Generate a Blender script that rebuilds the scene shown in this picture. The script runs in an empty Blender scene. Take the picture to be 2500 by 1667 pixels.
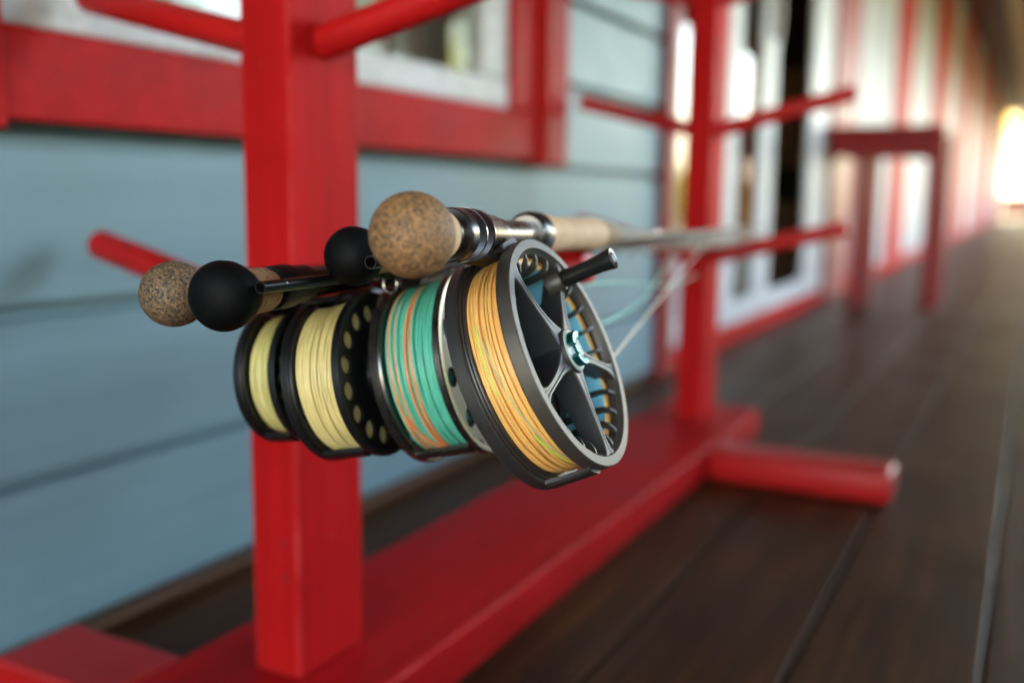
import bpy, bmesh, math, random
import numpy as np
from mathutils import Matrix, Vector
random.seed(7); rng = np.random.default_rng(7)
scene = bpy.context.scene
col = scene.collection
R = math.radians

# ------------------------------------------------------------------ camera
H = 0.447
cam_d = bpy.data.cameras.new('camera'); cam = bpy.data.objects.new('camera', cam_d); col.objects.link(cam)
def nrm(v): v = np.array(v, float); return v/np.linalg.norm(v)
_Y = nrm([1214, 324, -2287]); _D = nrm([-200, -15300, -2287]); _Z = -nrm(_D-_D.dot(_Y)*_Y); _X = np.cross(_Y, _Z)
_m = Matrix([list(_X)+[0], list(_Y)+[0], list(_Z)+[0], [0, 0, 0, 1]])   # camera axes expressed in the world
cam.matrix_world = Matrix.Translation((0, 0, H)) @ _m
cam_d.sensor_width = 36; cam_d.lens = 35.0; cam_d.clip_start = 0.02; cam_d.clip_end = 500
cam_d.dof.use_dof = True; cam_d.dof.focus_distance = 0.465; cam_d.dof.aperture_fstop = 3.2; cam_d.dof.aperture_blades = 0
scene.camera = cam

# ------------------------------------------------------------------ light
SUN_EL, SUN_AZ = 44.0, 250.0          # the sun stands behind the house: the porch is in open shade
world = bpy.data.worlds.new('World'); scene.world = world; world.use_nodes = True
wn = world.node_tree.nodes; wl = world.node_tree.links
sky = wn.new('ShaderNodeTexSky'); sky.sky_type = 'NISHITA'; sky.sun_disc = False
sky.sun_elevation = R(SUN_EL); sky.sun_rotation = R(SUN_AZ); sky.air_density = 1.0; sky.dust_density = 2.0; sky.ozone_density = 1.0
wn['Background'].inputs['Strength'].default_value = 0.15
wl.new(sky.outputs['Color'], wn['Background'].inputs['Color'])
sun_d = bpy.data.lights.new('sun', 'SUN'); sun_d.energy = 4.0; sun_d.angle = R(0.53); sun_d.color = (1, 0.94, 0.84)
sun = bpy.data.objects.new('sun', sun_d); col.objects.link(sun)
_az = R(SUN_AZ); _el = R(SUN_EL)
sdir = Vector((math.sin(_az)*math.cos(_el), math.cos(_az)*math.cos(_el), math.sin(_el)))
sun.rotation_euler = sdir.to_track_quat('Z', 'Y').to_euler()
scene.view_settings.view_transform = 'Standard'; scene.view_settings.look = 'None'
scene.view_settings.exposure = 4.82; scene.view_settings.gamma = 1.0; scene.view_settings.use_curve_mapping = False
scene.render.engine = 'CYCLES'
try:                                    # camera white balance for open shade
    scene.view_settings.use_white_balance = True; scene.view_settings.white_balance_temperature = 8300; scene.view_settings.white_balance_tint = 12
except Exception: pass
cy = scene.cycles
cy.use_denoising = True
try: cy.denoiser = 'OPENIMAGEDENOISE'
except Exception: pass
cy.max_bounces = 8; cy.diffuse_bounces = 5; cy.glossy_bounces = 4; cy.transparent_max_bounces = 12
cy.caustics_reflective = False; cy.caustics_refractive = False; cy.sample_clamp_indirect = 6.0

# ------------------------------------------------------------------ materials
def new_mat(name):
    m = bpy.data.materials.new(name); m.use_nodes = True
    nt = m.node_tree; return m, nt, nt.nodes, nt.links, nt.nodes['Principled BSDF']
def ramp(N, stops):
    r = N.new('ShaderNodeValToRGB'); e = r.color_ramp.elements
    while len(e) < len(stops): e.new(0.5)
    for i, (p, c) in enumerate(stops): e[i].position = p; e[i].color = tuple(c)+((1,) if len(c) == 3 else ())
    return r
def mat(name, color, rough=0.5, metal=0.0, var=0.12, scale=30.0, stretch=(1, 1, 1), bump=0.0, bscale=None, coat=0.0, spec=0.5, rvar=0.1, detail=6.0):
    m, nt, N, L, P = new_mat(name)
    tc = N.new('ShaderNodeTexCoord'); mp = N.new('ShaderNodeMapping'); mp.inputs['Scale'].default_value = stretch
    L.new(tc.outputs['Object'], mp.inputs['Vector'])
    no = N.new('ShaderNodeTexNoise'); no.inputs['Scale'].default_value = scale; no.inputs['Detail'].default_value = detail
    L.new(mp.outputs['Vector'], no.inputs['Vector'])
    lo = [c*(1-var) for c in color]; hi = [min(1, c*(1+var)) for c in color]
    r = ramp(N, [(0.3, lo), (0.7, hi)]); L.new(no.outputs['Fac'], r.inputs['Fac']); L.new(r.outputs['Color'], P.inputs['Base Color'])
    P.inputs['Metallic'].default_value = metal; P.inputs['Coat Weight'].default_value = coat
    P.inputs['Specular IOR Level'].default_value = spec
    mr = N.new('ShaderNodeMapRange'); mr.inputs['To Min'].default_value = max(0.02, rough-rvar); mr.inputs['To Max'].default_value = min(1, rough+rvar)
    L.new(no.outputs['Fac'], mr.inputs['Value']); L.new(mr.outputs['Result'], P.inputs['Roughness'])
    if bump:
        n2 = N.new('ShaderNodeTexNoise'); n2.inputs['Scale'].default_value = bscale or scale*4; n2.inputs['Detail'].default_value = 4
        L.new(mp.outputs['Vector'], n2.inputs['Vector'])
        b = N.new('ShaderNodeBump'); b.inputs['Strength'].default_value = bump; b.inputs['Distance'].default_value = 0.002
        L.new(n2.outputs['Fac'], b.inputs['Height']); L.new(b.outputs['Normal'], P.inputs['Normal'])
    return m
def painted(name, color, stretch, rough=0.45, chip=None, bump=0.25, spec=0.2, edge=False, blot=0.13, grain=0.5):
    """painted lumber: brushed grain under the paint, blotches, small knocks"""
    m, nt, N, L, P = new_mat(name)
    tc = N.new('ShaderNodeTexCoord'); mp = N.new('ShaderNodeMapping'); mp.inputs['Scale'].default_value = stretch
    L.new(tc.outputs['Object'], mp.inputs['Vector'])
    n1 = N.new('ShaderNodeTexNoise'); n1.inputs['Scale'].default_value = 9; n1.inputs['Detail'].default_value = 8; L.new(tc.outputs['Object'], n1.inputs['Vector'])
    n2 = N.new('ShaderNodeTexNoise'); n2.inputs['Scale'].default_value = 60; n2.inputs['Detail'].default_value = 5; L.new(mp.outputs['Vector'], n2.inputs['Vector'])
    r1 = ramp(N, [(0.3, [c*(1-blot) for c in color]), (0.7, [min(1, c*(1+blot)) for c in color])]); L.new(n1.outputs['Fac'], r1.inputs['Fac'])
    mx = N.new('ShaderNodeMixRGB'); mx.blend_type = 'MULTIPLY'; mx.inputs['Fac'].default_value = grain
    r2 = ramp(N, [(0.35, (0.62, 0.62, 0.62)), (0.65, (1, 1, 1))]); L.new(n2.outputs['Fac'], r2.inputs['Fac'])
    L.new(r1.outputs['Color'], mx.inputs['Color1']); L.new(r2.outputs['Color'], mx.inputs['Color2'])
    out = mx.outputs['Color']
    if chip:
        v = N.new('ShaderNodeTexVoronoi'); v.inputs['Scale'].default_value = 34; L.new(tc.outputs['Object'], v.inputs['Vector'])
        rc = ramp(N, [(0.0, (1, 1, 1)), (0.075, (0, 0, 0))]); L.new(v.outputs['Distance'], rc.inputs['Fac'])
        n3 = N.new('ShaderNodeTexNoise'); n3.inputs['Scale'].default_value = 11; L.new(tc.outputs['Object'], n3.inputs['Vector'])
        rg = ramp(N, [(0.56, (0, 0, 0)), (0.62, (1, 1, 1))]); L.new(n3.outputs['Fac'], rg.inputs['Fac'])
        mu = N.new('ShaderNodeMath'); mu.operation = 'MULTIPLY'; L.new(rc.outputs['Color'], mu.inputs[0]); L.new(rg.outputs['Color'], mu.inputs[1])
        m3 = N.new('ShaderNodeMixRGB'); m3.inputs['Color2'].default_value = tuple(chip)+(1,); L.new(mu.outputs[0], m3.inputs['Fac']); L.new(out, m3.inputs['Color1']); out = m3.outputs['Color']
    if edge:
        bv = N.new('ShaderNodeBevel'); bv.samples = 4; bv.inputs['Radius'].default_value = 0.0035; ge = N.new('ShaderNodeNewGeometry')
        dt = N.new('ShaderNodeVectorMath'); dt.operation = 'DOT_PRODUCT'; L.new(bv.outputs[0], dt.inputs[0]); L.new(ge.outputs['Normal'], dt.inputs[1])
        re_ = ramp(N, [(0.90, (1, 1, 1)), (0.985, (0, 0, 0))]); L.new(dt.outputs['Value'], re_.inputs['Fac'])
        ne = N.new('ShaderNodeTexNoise'); ne.inputs['Scale'].default_value = 25; ne.inputs['Detail'].default_value = 6; L.new(tc.outputs['Object'], ne.inputs['Vector'])
        rn = ramp(N, [(0.35, (0.05, 0.05, 0.05)), (0.65, (0.6, 0.6, 0.6))]); L.new(ne.outputs['Fac'], rn.inputs['Fac'])
        mu2 = N.new('ShaderNodeMath'); mu2.operation = 'MULTIPLY'; L.new(re_.outputs['Color'], mu2.inputs[0]); L.new(rn.outputs['Color'], mu2.inputs[1])
        m4 = N.new('ShaderNodeMixRGB'); m4.inputs['Color2'].default_value = (0.62, 0.22, 0.20, 1); L.new(mu2.outputs[0], m4.inputs['Fac']); L.new(out, m4.inputs['Color1']); out = m4.outputs['Color']
    L.new(out, P.inputs['Base Color'])
    mr = N.new('ShaderNodeMapRange'); mr.inputs['To Min'].default_value = rough-0.1; mr.inputs['To Max'].default_value = rough+0.12
    L.new(n1.outputs['Fac'], mr.inputs['Value']); L.new(mr.outputs['Result'], P.inputs['Roughness'])
    P.inputs['Specular IOR Level'].default_value = spec
    b = N.new('ShaderNodeBump'); b.inputs['Strength'].default_value = bump; b.inputs['Distance'].default_value = 0.0015
    L.new(n2.outputs['Fac'], b.inputs['Height']); L.new(b.outputs['Normal'], P.inputs['Normal'])
    return m
def composite_cork(name, cols, scale=900):
    m, nt, N, L, P = new_mat(name)
    tc = N.new('ShaderNodeTexCoord')
    nz = N.new('ShaderNodeTexNoise'); nz.inputs['Scale'].default_value = 500; nz.inputs['Detail'].default_value = 3; L.new(tc.outputs['Object'], nz.inputs['Vector'])
    ad = N.new('ShaderNodeMixRGB'); ad.blend_type = 'ADD'; ad.inputs['Fac'].default_value = 0.0012; L.new(tc.outputs['Object'], ad.inputs['Color1']); L.new(nz.outputs['Color'], ad.inputs['Color2'])
    v = N.new('ShaderNodeTexVoronoi'); v.inputs['Scale'].default_value = scale; L.new(ad.outputs['Color'], v.inputs['Vector'])
    bw = N.new('ShaderNodeSeparateColor'); L.new(v.outputs['Color'], bw.inputs['Color'])
    r = ramp(N, [(0.0, cols[0]), (0.22, cols[1]), (0.5, cols[2]), (0.78, cols[3]), (1.0, cols[4])]); L.new(bw.outputs['Red'], r.inputs['Fac'])
    n2 = N.new('ShaderNodeTexNoise'); n2.inputs['Scale'].default_value = 1300; n2.inputs['Detail'].default_value = 4; L.new(tc.outputs['Object'], n2.inputs['Vector'])
    r2 = ramp(N, [(0.35, (0.5, 0.47, 0.45)), (0.6, (1, 1, 1))]); L.new(n2.outputs['Fac'], r2.inputs['Fac'])
    mx = N.new('ShaderNodeMixRGB'); mx.blend_type = 'MULTIPLY'; mx.inputs['Fac'].default_value = 0.4
    L.new(r.outputs['Color'], mx.inputs['Color1']); L.new(r2.outputs['Color'], mx.inputs['Color2']); L.new(mx.outputs['Color'], P.inputs['Base Color'])
    P.inputs['Roughness'].default_value = 0.62; P.inputs['Specular IOR Level'].default_value = 0.4
    b = N.new('ShaderNodeBump'); b.inputs['Strength'].default_value = 0.35; b.inputs['Distance'].default_value = 0.0006
    L.new(bw.outputs['Red'], b.inputs['Height']); L.new(b.outputs['Normal'], P.inputs['Normal'])
    return m
def plain_cork(name, base=(0.62, 0.40, 0.24), pit=(0.16, 0.07, 0.03), pits=0.62):
    m, nt, N, L, P = new_mat(name)
    tc = N.new('ShaderNodeTexCoord')
    mp = N.new('ShaderNodeMapping'); mp.inputs['Scale'].default_value = (1, 2.2, 1); L.new(tc.outputs['Object'], mp.inputs['Vector'])
    n1 = N.new('ShaderNodeTexNoise'); n1.inputs['Scale'].default_value = 60; n1.inputs['Detail'].default_value = 6; L.new(mp.outputs['Vector'], n1.inputs['Vector'])
    n2 = N.new('ShaderNodeTexNoise'); n2.inputs['Scale'].default_value = 150; n2.inputs['Detail'].default_value = 5; n2.inputs['Distortion'].default_value = 1.5; L.new(mp.outputs['Vector'], n2.inputs['Vector'])
    r1 = ramp(N, [(0.3, [c*0.86 for c in base]), (0.7, [min(1, c*1.1) for c in base])]); L.new(n1.outputs['Fac'], r1.inputs['Fac'])
    r2 = ramp(N, [(pits, (0, 0, 0)), (pits+0.05, (1, 1, 1))]); L.new(n2.outputs['Fac'], r2.inputs['Fac'])
    mx = N.new('ShaderNodeMixRGB'); mx.inputs['Color2'].default_value = tuple(pit)+(1,); L.new(r2.outputs['Color'], mx.inputs['Fac']); L.new(r1.outputs['Color'], mx.inputs['Color1'])
    L.new(mx.outputs['Color'], P.inputs['Base Color']); P.inputs['Roughness'].default_value = 0.7; P.inputs['Specular IOR Level'].default_value = 0.3
    return m
def deck_mat():
    m, nt, N, L, P = new_mat('stained_deck_wood')
    tc = N.new('ShaderNodeTexCoord'); oi = N.new('ShaderNodeObjectInfo')
    mp = N.new('ShaderNodeMapping'); mp.inputs['Scale'].default_value = (1, 0.06, 1)
    of = N.new('ShaderNodeVectorMath'); of.operation = 'ADD'
    cb = N.new('ShaderNodeCombineXYZ'); ml = N.new('ShaderNodeMath'); ml.operation = 'MULTIPLY'; ml.inputs[1].default_value = 40
    L.new(oi.outputs['Random'], ml.inputs[0]); L.new(ml.outputs[0], cb.inputs['X']); L.new(ml.outputs[0], cb.inputs['Y'])
    L.new(tc.outputs['Object'], of.inputs[0]); L.new(cb.outputs[0], of.inputs[1]); L.new(of.outputs[0], mp.inputs['Vector'])
    g = N.new('ShaderNodeTexNoise'); g.inputs['Scale'].default_value = 55; g.inputs['Detail'].default_value = 8; g.inputs['Distortion'].default_value = 0.6; L.new(mp.outputs['Vector'], g.inputs['Vector'])
    b1 = N.new('ShaderNodeTexNoise'); b1.inputs['Scale'].default_value = 5; b1.inputs['Detail'].default_value = 6; L.new(of.outputs[0], b1.inputs['Vector'])
    r = ramp(N, [(0.3, (0.032, 0.0115, 0.0035)), (0.55, (0.056, 0.021, 0.0070)), (0.75, (0.088, 0.037, 0.013))]); L.new(g.outputs['Fac'], r.inputs['Fac'])
    r2 = ramp(N, [(0.35, (0.6, 0.6, 0.6)), (0.7, (1.25, 1.2, 1.15))]); L.new(b1.outputs['Fac'], r2.inputs['Fac'])
    mx = N.new('ShaderNodeMixRGB'); mx.blend_type = 'MULTIPLY'; mx.inputs['Fac'].default_value = 1; L.new(r.outputs['Color'], mx.inputs['Color1']); L.new(r2.outputs['Color'], mx.inputs['Color2'])
    L.new(mx.outputs['Color'], P.inputs['Base Color'])
    mr = N.new('ShaderNodeMapRange'); mr.inputs['To Min'].default_value = 0.28; mr.inputs['To Max'].default_value = 0.62; L.new(b1.outputs['Fac'], mr.inputs['Value']); L.new(mr.outputs['Result'], P.inputs['Roughness'])
    P.inputs['Specular IOR Level'].default_value = 0.12
    bp = N.new('ShaderNodeBump'); bp.inputs['Strength'].default_value = 0.5; bp.inputs['Distance'].default_value = 0.002; L.new(g.outputs['Fac'], bp.inputs['Height']); L.new(bp.outputs['Normal'], P.inputs['Normal'])
    return m
def glass_mat(name='window_glass'):
    m, nt, N, L, P = new_mat(name)
    N.remove(P)
    fr = N.new('ShaderNodeFresnel'); fr.inputs['IOR'].default_value = 1.75
    tr = N.new('ShaderNodeBsdfTransparent'); tr.inputs['Color'].default_value = (0.86, 0.92, 0.9, 1)
    gl = N.new('ShaderNodeBsdfGlossy'); gl.inputs['Roughness'].default_value = 0.01
    geo = N.new('ShaderNodeNewGeometry'); inv = N.new('ShaderNodeMath'); inv.operation = 'SUBTRACT'; inv.inputs[0].default_value = 1.0; L.new(geo.outputs['Backfacing'], inv.inputs[1])
    mf = N.new('ShaderNodeMath'); mf.operation = 'MULTIPLY'; L.new(fr.outputs[0], mf.inputs[0]); L.new(inv.outputs[0], mf.inputs[1])
    mx = N.new('ShaderNodeMixShader'); L.new(mf.outputs[0], mx.inputs[0]); L.new(tr.outputs[0], mx.inputs[1]); L.new(gl.outputs[0], mx.inputs[2])
    L.new(mx.outputs[0], N['Material Output'].inputs['Surface'])
    return m
def leaf_mat(name, c1, c2):
    m, nt, N, L, P = new_mat(name)
    g = N.new('ShaderNodeNewGeometry'); r = ramp(N, [(0, c1), (1, c2)]); L.new(g.outputs['Random Per Island'], r.inputs['Fac'])
    L.new(r.outputs['Color'], P.inputs['Base Color']); P.inputs['Roughness'].default_value = 0.55
    tl = N.new('ShaderNodeBsdfTranslucent'); L.new(r.outputs['Color'], tl.inputs['Color'])
    mx = N.new('ShaderNodeMixShader'); mx.inputs[0].default_value = 0.4
    L.new(P.outputs[0], mx.inputs[1]); L.new(tl.outputs[0], mx.inputs[2]); L.new(mx.outputs[0], N['Material Output'].inputs['Surface'])
    return m
def line_mat(name, color, rough=0.38):
    m = mat(name, color, rough=rough, var=0.06, scale=120, bump=0.0, spec=0.5)
    P = m.node_tree.nodes['Principled BSDF']; P.inputs['Subsurface Weight'].default_value = 0.15; P.inputs['Subsurface Radius'].default_value = (0.001, 0.0006, 0.0003); P.inputs['Subsurface Scale'].default_value = 1.0
    return m

RED = (0.44, 0.010, 0.011)
M = {}
M['red_v'] = painted('red_paint_upright', RED, (1, 1, 0.04), 0.48, chip=(0.55, 0.16, 0.15), spec=0.03, edge=True, bump=0.5)
M['red_y'] = painted('red_paint_lengthwise', RED, (1, 0.04, 1), 0.5, chip=(0.5, 0.14, 0.13), spec=0.05, edge=True, bump=0.5)
M['red_x'] = painted('red_paint_crosswise', RED, (0.04, 1, 1), 0.36, spec=0.22, edge=True, bump=0.4)
M['red_peg'] = painted('red_paint_dowel', (0.47, 0.010, 0.011), (0.05, 1, 1), 0.34)
M['red_trim'] = painted('red_casing_paint', RED, (1, 1, 1), 0.45, spec=0.06)
M['red_dark'] = painted('dark_red_paint', (0.25, 0.009, 0.011), (1, 1, 0.05), 0.42)
M['siding'] = painted('blue_grey_siding_paint', (0.128, 0.218, 0.245), (1, 0.03, 1), 0.45, bump=0.25, spec=0.4, blot=0.05, grain=0.2)
M['white'] = painted('white_frame_paint', (0.52, 0.51, 0.505), (1, 1, 1), 0.4, bump=0.08)
M['white_panel'] = painted('white_panel_paint', (0.36, 0.36, 0.38), (1, 1, 0.05), 0.45, bump=0.1)
M['brown'] = mat('bare_brown_wood', (0.17, 0.075, 0.03), 0.7, var=0.35, scale=12, stretch=(1, 0.1, 1), bump=0.4)
M['bare_sill'] = mat('dark_bare_sill', (0.09, 0.038, 0.015), 0.8, var=0.35, scale=12, stretch=(1, 0.1, 1))
M['tan'] = mat('tan_weathered_wood', (0.42, 0.30, 0.19), 0.6, var=0.2, scale=12, stretch=(1, 0.1, 1), bump=0.3)
M['ceil'] = mat('brown_ceiling_board', (0.20, 0.10, 0.05), 0.6, var=0.3, scale=10, stretch=(1, 0.08, 1), bump=0.3)
M['darkwood'] = mat('dark_brown_beam', (0.05, 0.03, 0.02), 0.6, var=0.3, scale=10, stretch=(1, 0.08, 1))
M['deck'] = deck_mat()
M['glass'] = glass_mat()
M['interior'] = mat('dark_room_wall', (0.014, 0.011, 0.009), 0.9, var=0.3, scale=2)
M['curtain'] = mat('grey_curtain', (0.42, 0.40, 0.39), 0.9, var=0.2, scale=3, stretch=(1, 6, 0.2))
M['roof'] = mat('grey_roof_shingle', (0.12, 0.12, 0.12), 0.9, var=0.3, scale=20, bump=0.4)
M['cork_dark'] = composite_cork('speckled_cork', [(0.045, 0.028, 0.018), (0.145, 0.078, 0.036), (0.24, 0.125, 0.052), (0.33, 0.15, 0.055), (0.38, 0.20, 0.085)], 950)
M['cork_grey'] = composite_cork('greyish_speckled_cork', [(0.020, 0.015, 0.012), (0.07, 0.047, 0.03), (0.14, 0.085, 0.047), (0.20, 0.115, 0.056), (0.27, 0.17, 0.09)], 950)
M['cork'] = plain_cork('pale_cork', (0.68, 0.42, 0.245), pits=0.70)
M['cork_tan'] = plain_cork('tan_end_cork', (0.30, 0.19, 0.10), pits=0.66)
M['cork_pit'] = plain_cork('pitted_orange_cork', (0.52, 0.29, 0.14), pits=0.60)
M['rubber'] = mat('black_rubber', (0.0022, 0.0022, 0.0024), 0.6, var=0.3, scale=150, bump=0.06, bscale=900, spec=0.10)
M['blackgloss'] = mat('black_gloss', (0.008, 0.008, 0.008), 0.22, var=0.2, scale=60, spec=0.5, rvar=0.05)
M['graphite'] = mat('graphite_blank', (0.010, 0.009, 0.008), 0.34, var=0.3, scale=60, spec=0.25, rvar=0.04)
M['olive'] = mat('olive_brown_blank', (0.035, 0.026, 0.014), 0.36, var=0.3, scale=60, spec=0.25, rvar=0.04)
M['gun'] = mat('gunmetal_anodised', (0.090, 0.077, 0.066), 0.48, metal=0.65, var=0.06, scale=400, rvar=0.05, bump=0.03, bscale=2500)
M['gun_mid'] = mat('spoke_anodised', (0.070, 0.064, 0.060), 0.46, metal=0.65, var=0.06, scale=400, rvar=0.05)
M['gun_dark'] = mat('dark_anodised', (0.045, 0.042, 0.042), 0.42, metal=0.55, var=0.08, scale=300, rvar=0.06)
M['black_metal'] = mat('black_anodised', (0.008, 0.008, 0.009), 0.4, metal=0.2, var=0.2, scale=200, rvar=0.06, spec=0.4)
M['steel'] = mat('polished_steel', (0.55, 0.55, 0.54), 0.18, metal=1.0, var=0.06, scale=200, rvar=0.05)
M['nickel'] = mat('smoked_nickel', (0.20, 0.175, 0.155), 0.27, metal=1.0, var=0.02, scale=200, rvar=0.02)
M['nickel_dark'] = mat('smoked_dark_nickel', (0.11, 0.105, 0.10), 0.26, metal=0.9, var=0.08, scale=200, rvar=0.05)
M['knurl'] = mat('knurled_smoke_metal', (0.11, 0.10, 0.105), 0.45, metal=0.85, var=0.06, scale=200, rvar=0.05)
M['teal'] = mat('teal_anodised', (0.008, 0.17, 0.18), 0.32, metal=0.9, var=0.1, scale=200, rvar=0.05)
M['sage'] = mat('pale_sage_metal', (0.40, 0.48, 0.41), 0.55, metal=0.0, var=0.05, scale=200)
M['l_orange'] = line_mat('peach_fly_line', (0.90, 0.47, 0.14))
M['l_green'] = line_mat('lime_fly_line', (0.52, 0.62, 0.10))
M['l_olive'] = line_mat('pale_olive_fly_line', (0.50, 0.42, 0.20))
M['l_teal'] = line_mat('teal_fly_line', (0.07, 0.48, 0.34))
M['l_salmon'] = line_mat('salmon_fly_line', (0.80, 0.26, 0.10))
M['l_yellow'] = line_mat('pale_yellow_fly_line', (0.74, 0.58, 0.25))
M['l_yellow2'] = line_mat('khaki_yellow_fly_line', (0.64, 0.55, 0.22))
M['l_cream'] = line_mat('cream_fly_line', (0.62, 0.56, 0.42))
M['backing'] = mat('sky_blue_backing', (0.24, 0.80, 1.0), 0.5, var=0.03, scale=300)
M['red_spot'] = mat('red_backing', (0.5, 0.03, 0.03), 0.5)
M['wrap_red'] = mat('red_thread_wrap', (0.35, 0.02, 0.03), 0.2, coat=0.5)
M['grass'] = leaf_mat('grass_blades', (0.06, 0.12, 0.02), (0.14, 0.17, 0.03))
M['lawn'] = mat('lawn_soil', (0.08, 0.085, 0.045), 0.9, var=0.4, scale=3, bump=0.5)
M['leaf'] = leaf_mat('yellow_green_leaves', (0.09, 0.13, 0.015), (0.20, 0.19, 0.02))
M['leaf2'] = leaf_mat('green_leaves', (0.03, 0.07, 0.015), (0.10, 0.14, 0.03))
M['leaf3'] = leaf_mat('autumn_yellow_leaves', (0.32, 0.24, 0.03), (0.45, 0.30, 0.04))
M['bark'] = mat('grey_bark', (0.10, 0.08, 0.06), 0.9, var=0.4, scale=8, stretch=(1, 1, 0.2), bump=0.6)

# ------------------------------------------------------------------ mesh helpers
class MB:
    def __init__(s): s.v = []; s.f = []
    def add(s, v, f):
        o = len(s.v); s.v.extend([tuple(map(float, p)) for p in v]); s.f.extend([tuple(i+o for i in q) for q in f]); return s
def box(x0, x1, y0, y1, z0, z1):
    v = [(x, y, z) for x in (x0, x1) for y in (y0, y1) for z in (z0, z1)]
    f = [(0, 1, 3, 2), (4, 6, 7, 5), (0, 4, 5, 1), (2, 3, 7, 6), (0, 2, 6, 4), (1, 5, 7, 3)]
    return v, f
def bbox(x0, x1, y0, y1, z0, z1, b=0.003, seg=2):
    bm = bmesh.new(); vv, ff = box(x0, x1, y0, y1, z0, z1)
    vs = [bm.verts.new(p) for p in vv]
    for q in ff: bm.faces.new([vs[i] for i in q])
    bmesh.ops.recalc_face_normals(bm, faces=bm.faces[:])
    bmesh.ops.bevel(bm, geom=bm.edges[:], offset=b, segments=seg, affect='EDGES', profile=0.5)
    bm.verts.index_update()
    v = [tuple(p.co) for p in bm.verts]; f = [tuple(q.index for q in fc.verts) for fc in bm.faces]; bm.free()
    return v, f
def extrude_y(prof, y0, y1):
    """profile of (x, z) points, counter-clockwise seen from -y"""
    n = len(prof); v = [(x, y0, z) for x, z in prof]+[(x, y1, z) for x, z in prof]
    f = [tuple(range(n)), tuple(range(2*n-1, n-1, -1))]+[(i, i+n, (i+1) % n+n, (i+1) % n) for i in range(n)]
    return v, f
class Fr:
    """a local frame: origin o, axes e1, e2 and lathe axis ax"""
    def __init__(s, o, ax, e1):
        s.o = np.array(o, float); s.ax = nrm(ax); e1 = np.array(e1, float); s.e1 = nrm(e1-e1.dot(s.ax)*s.ax); s.e2 = np.cross(s.ax, s.e1)
    def p(s, a, b, w): return s.o+a*s.e1+b*s.e2+w*s.ax
def lathe(fr, prof, seg=32, closed=False, rfun=None, a0=0.0, a1=2*math.pi):
    """prof: (w, r) along the axis; closed: the profile is a loop (ring body)"""
    v = []; f = []; n = len(prof); full = abs(a1-a0-2*math.pi) < 1e-6
    m = seg if full else seg+1
    for i, (w, r) in enumerate(prof):
        for k in range(m):
            t = a0+(a1-a0)*k/seg; rr = r+(rfun(i, k) if rfun else 0)
            v.append(fr.p(rr*math.cos(t), rr*math.sin(t), w))
    rows = n if closed else n-1
    for i in range(rows):
        j = (i+1) % n
        for k in range(seg):
            k2 = (k+1) % m if full else k+1
            f.append((i*m+k, i*m+k2, j*m+k2, j*m+k))
    if not closed and full:
        if prof[0][1] > 1e-6: f.append(tuple(range(m))[::-1])
        if prof[-1][1] > 1e-6: f.append(tuple((n-1)*m+k for k in range(m)))
    if closed and not full:
        f.append(tuple(i*m for i in range(n))); f.append(tuple(i*m+m-1 for i in range(n))[::-1])
    return v, f
def tube(pts, rad, seg=8, cap=True, closed=False):
    pts = np.array(pts, float); n = len(pts)
    rad = np.full(n, rad) if np.isscalar(rad) else np.array(rad, float)
    if closed: t = np.roll(pts, -1, 0)-np.roll(pts, 1, 0)
    else: t = np.gradient(pts, axis=0)
    t /= np.linalg.norm(t, axis=1)[:, None]+1e-12
    a = np.array([0, 0, 1.0]) if abs(t[0][2]) < 0.9 else np.array([1.0, 0, 0])
    e = nrm(np.cross(t[0], a)); v = []; f = []
    for i in range(n):
        e = nrm(e-e.dot(t[i])*t[i]); b = np.cross(t[i], e)
        for k in range(seg):
            q = 2*math.pi*k/seg; v.append(pts[i]+rad[i]*(math.cos(q)*e+math.sin(q)*b))
    rows = n if closed else n-1
    for i in range(rows):
        j = (i+1) % n
        for k in range(seg): f.append((i*seg+k, i*seg+(k+1) % seg, j*seg+(k+1) % seg, j*seg+k))
    if cap and not closed: f.append(tuple(range(seg))[::-1]); f.append(tuple((n-1)*seg+k for k in range(seg)))
    return v, f
def spline(P, n):
    """Catmull-Rom through the points P"""
    P = np.array(P, float); Q = np.vstack([2*P[0]-P[1], P, 2*P[-1]-P[-2]]); out = []
    segs = len(P)-1
    for q in np.linspace(0, segs-1e-6, n):
        i = int(q); t = q-i; a, b, c, d = Q[i:i+4]
        out.append(0.5*((2*b)+(-a+c)*t+(2*a-5*b+4*c-d)*t*t+(-a+3*b-3*c+d)*t**3))
    return np.array(out)
def mesh_of(name, v, f, smooth=False, angle=None):
    me = bpy.data.meshes.new(name); me.from_pydata([tuple(map(float, p)) for p in v], [], f); me.update()
    bm = bmesh.new(); bm.from_mesh(me); bmesh.ops.recalc_face_normals(bm, faces=bm.faces[:]); bm.to_mesh(me); bm.free()
    if smooth:
        me.polygons.foreach_set('use_smooth', [True]*len(me.polygons))
        try: me.set_sharp_from_angle(angle=R(angle or 35))
        except Exception: pass
    return me
class Thing:
    """an Empty at the thing's base that parents its parts"""
    def __init__(s, name, loc, label=None, cat=None, group=None, kind=None):
        s.root = bpy.data.objects.new(name, None); col.objects.link(s.root); s.o = np.array(loc, float)
        s.root.location = tuple(s.o); s.root.empty_display_size = 0.05
        tag(s.root, label, cat, group, kind)
    def part(s, name, geo, m, parent=None, smooth=False, angle=None, kind=None):
        v, f = (geo.v, geo.f) if isinstance(geo, MB) else geo
        v = np.array([tuple(map(float, p)) for p in v])-s.o
        ob = bpy.data.objects.new(name, mesh_of(name, v, f, smooth, angle)); col.objects.link(ob)
        ob.data.materials.append(M[m] if isinstance(m, str) else m); ob.parent = parent or s.root
        if kind: ob['kind'] = kind
        return ob
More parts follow.
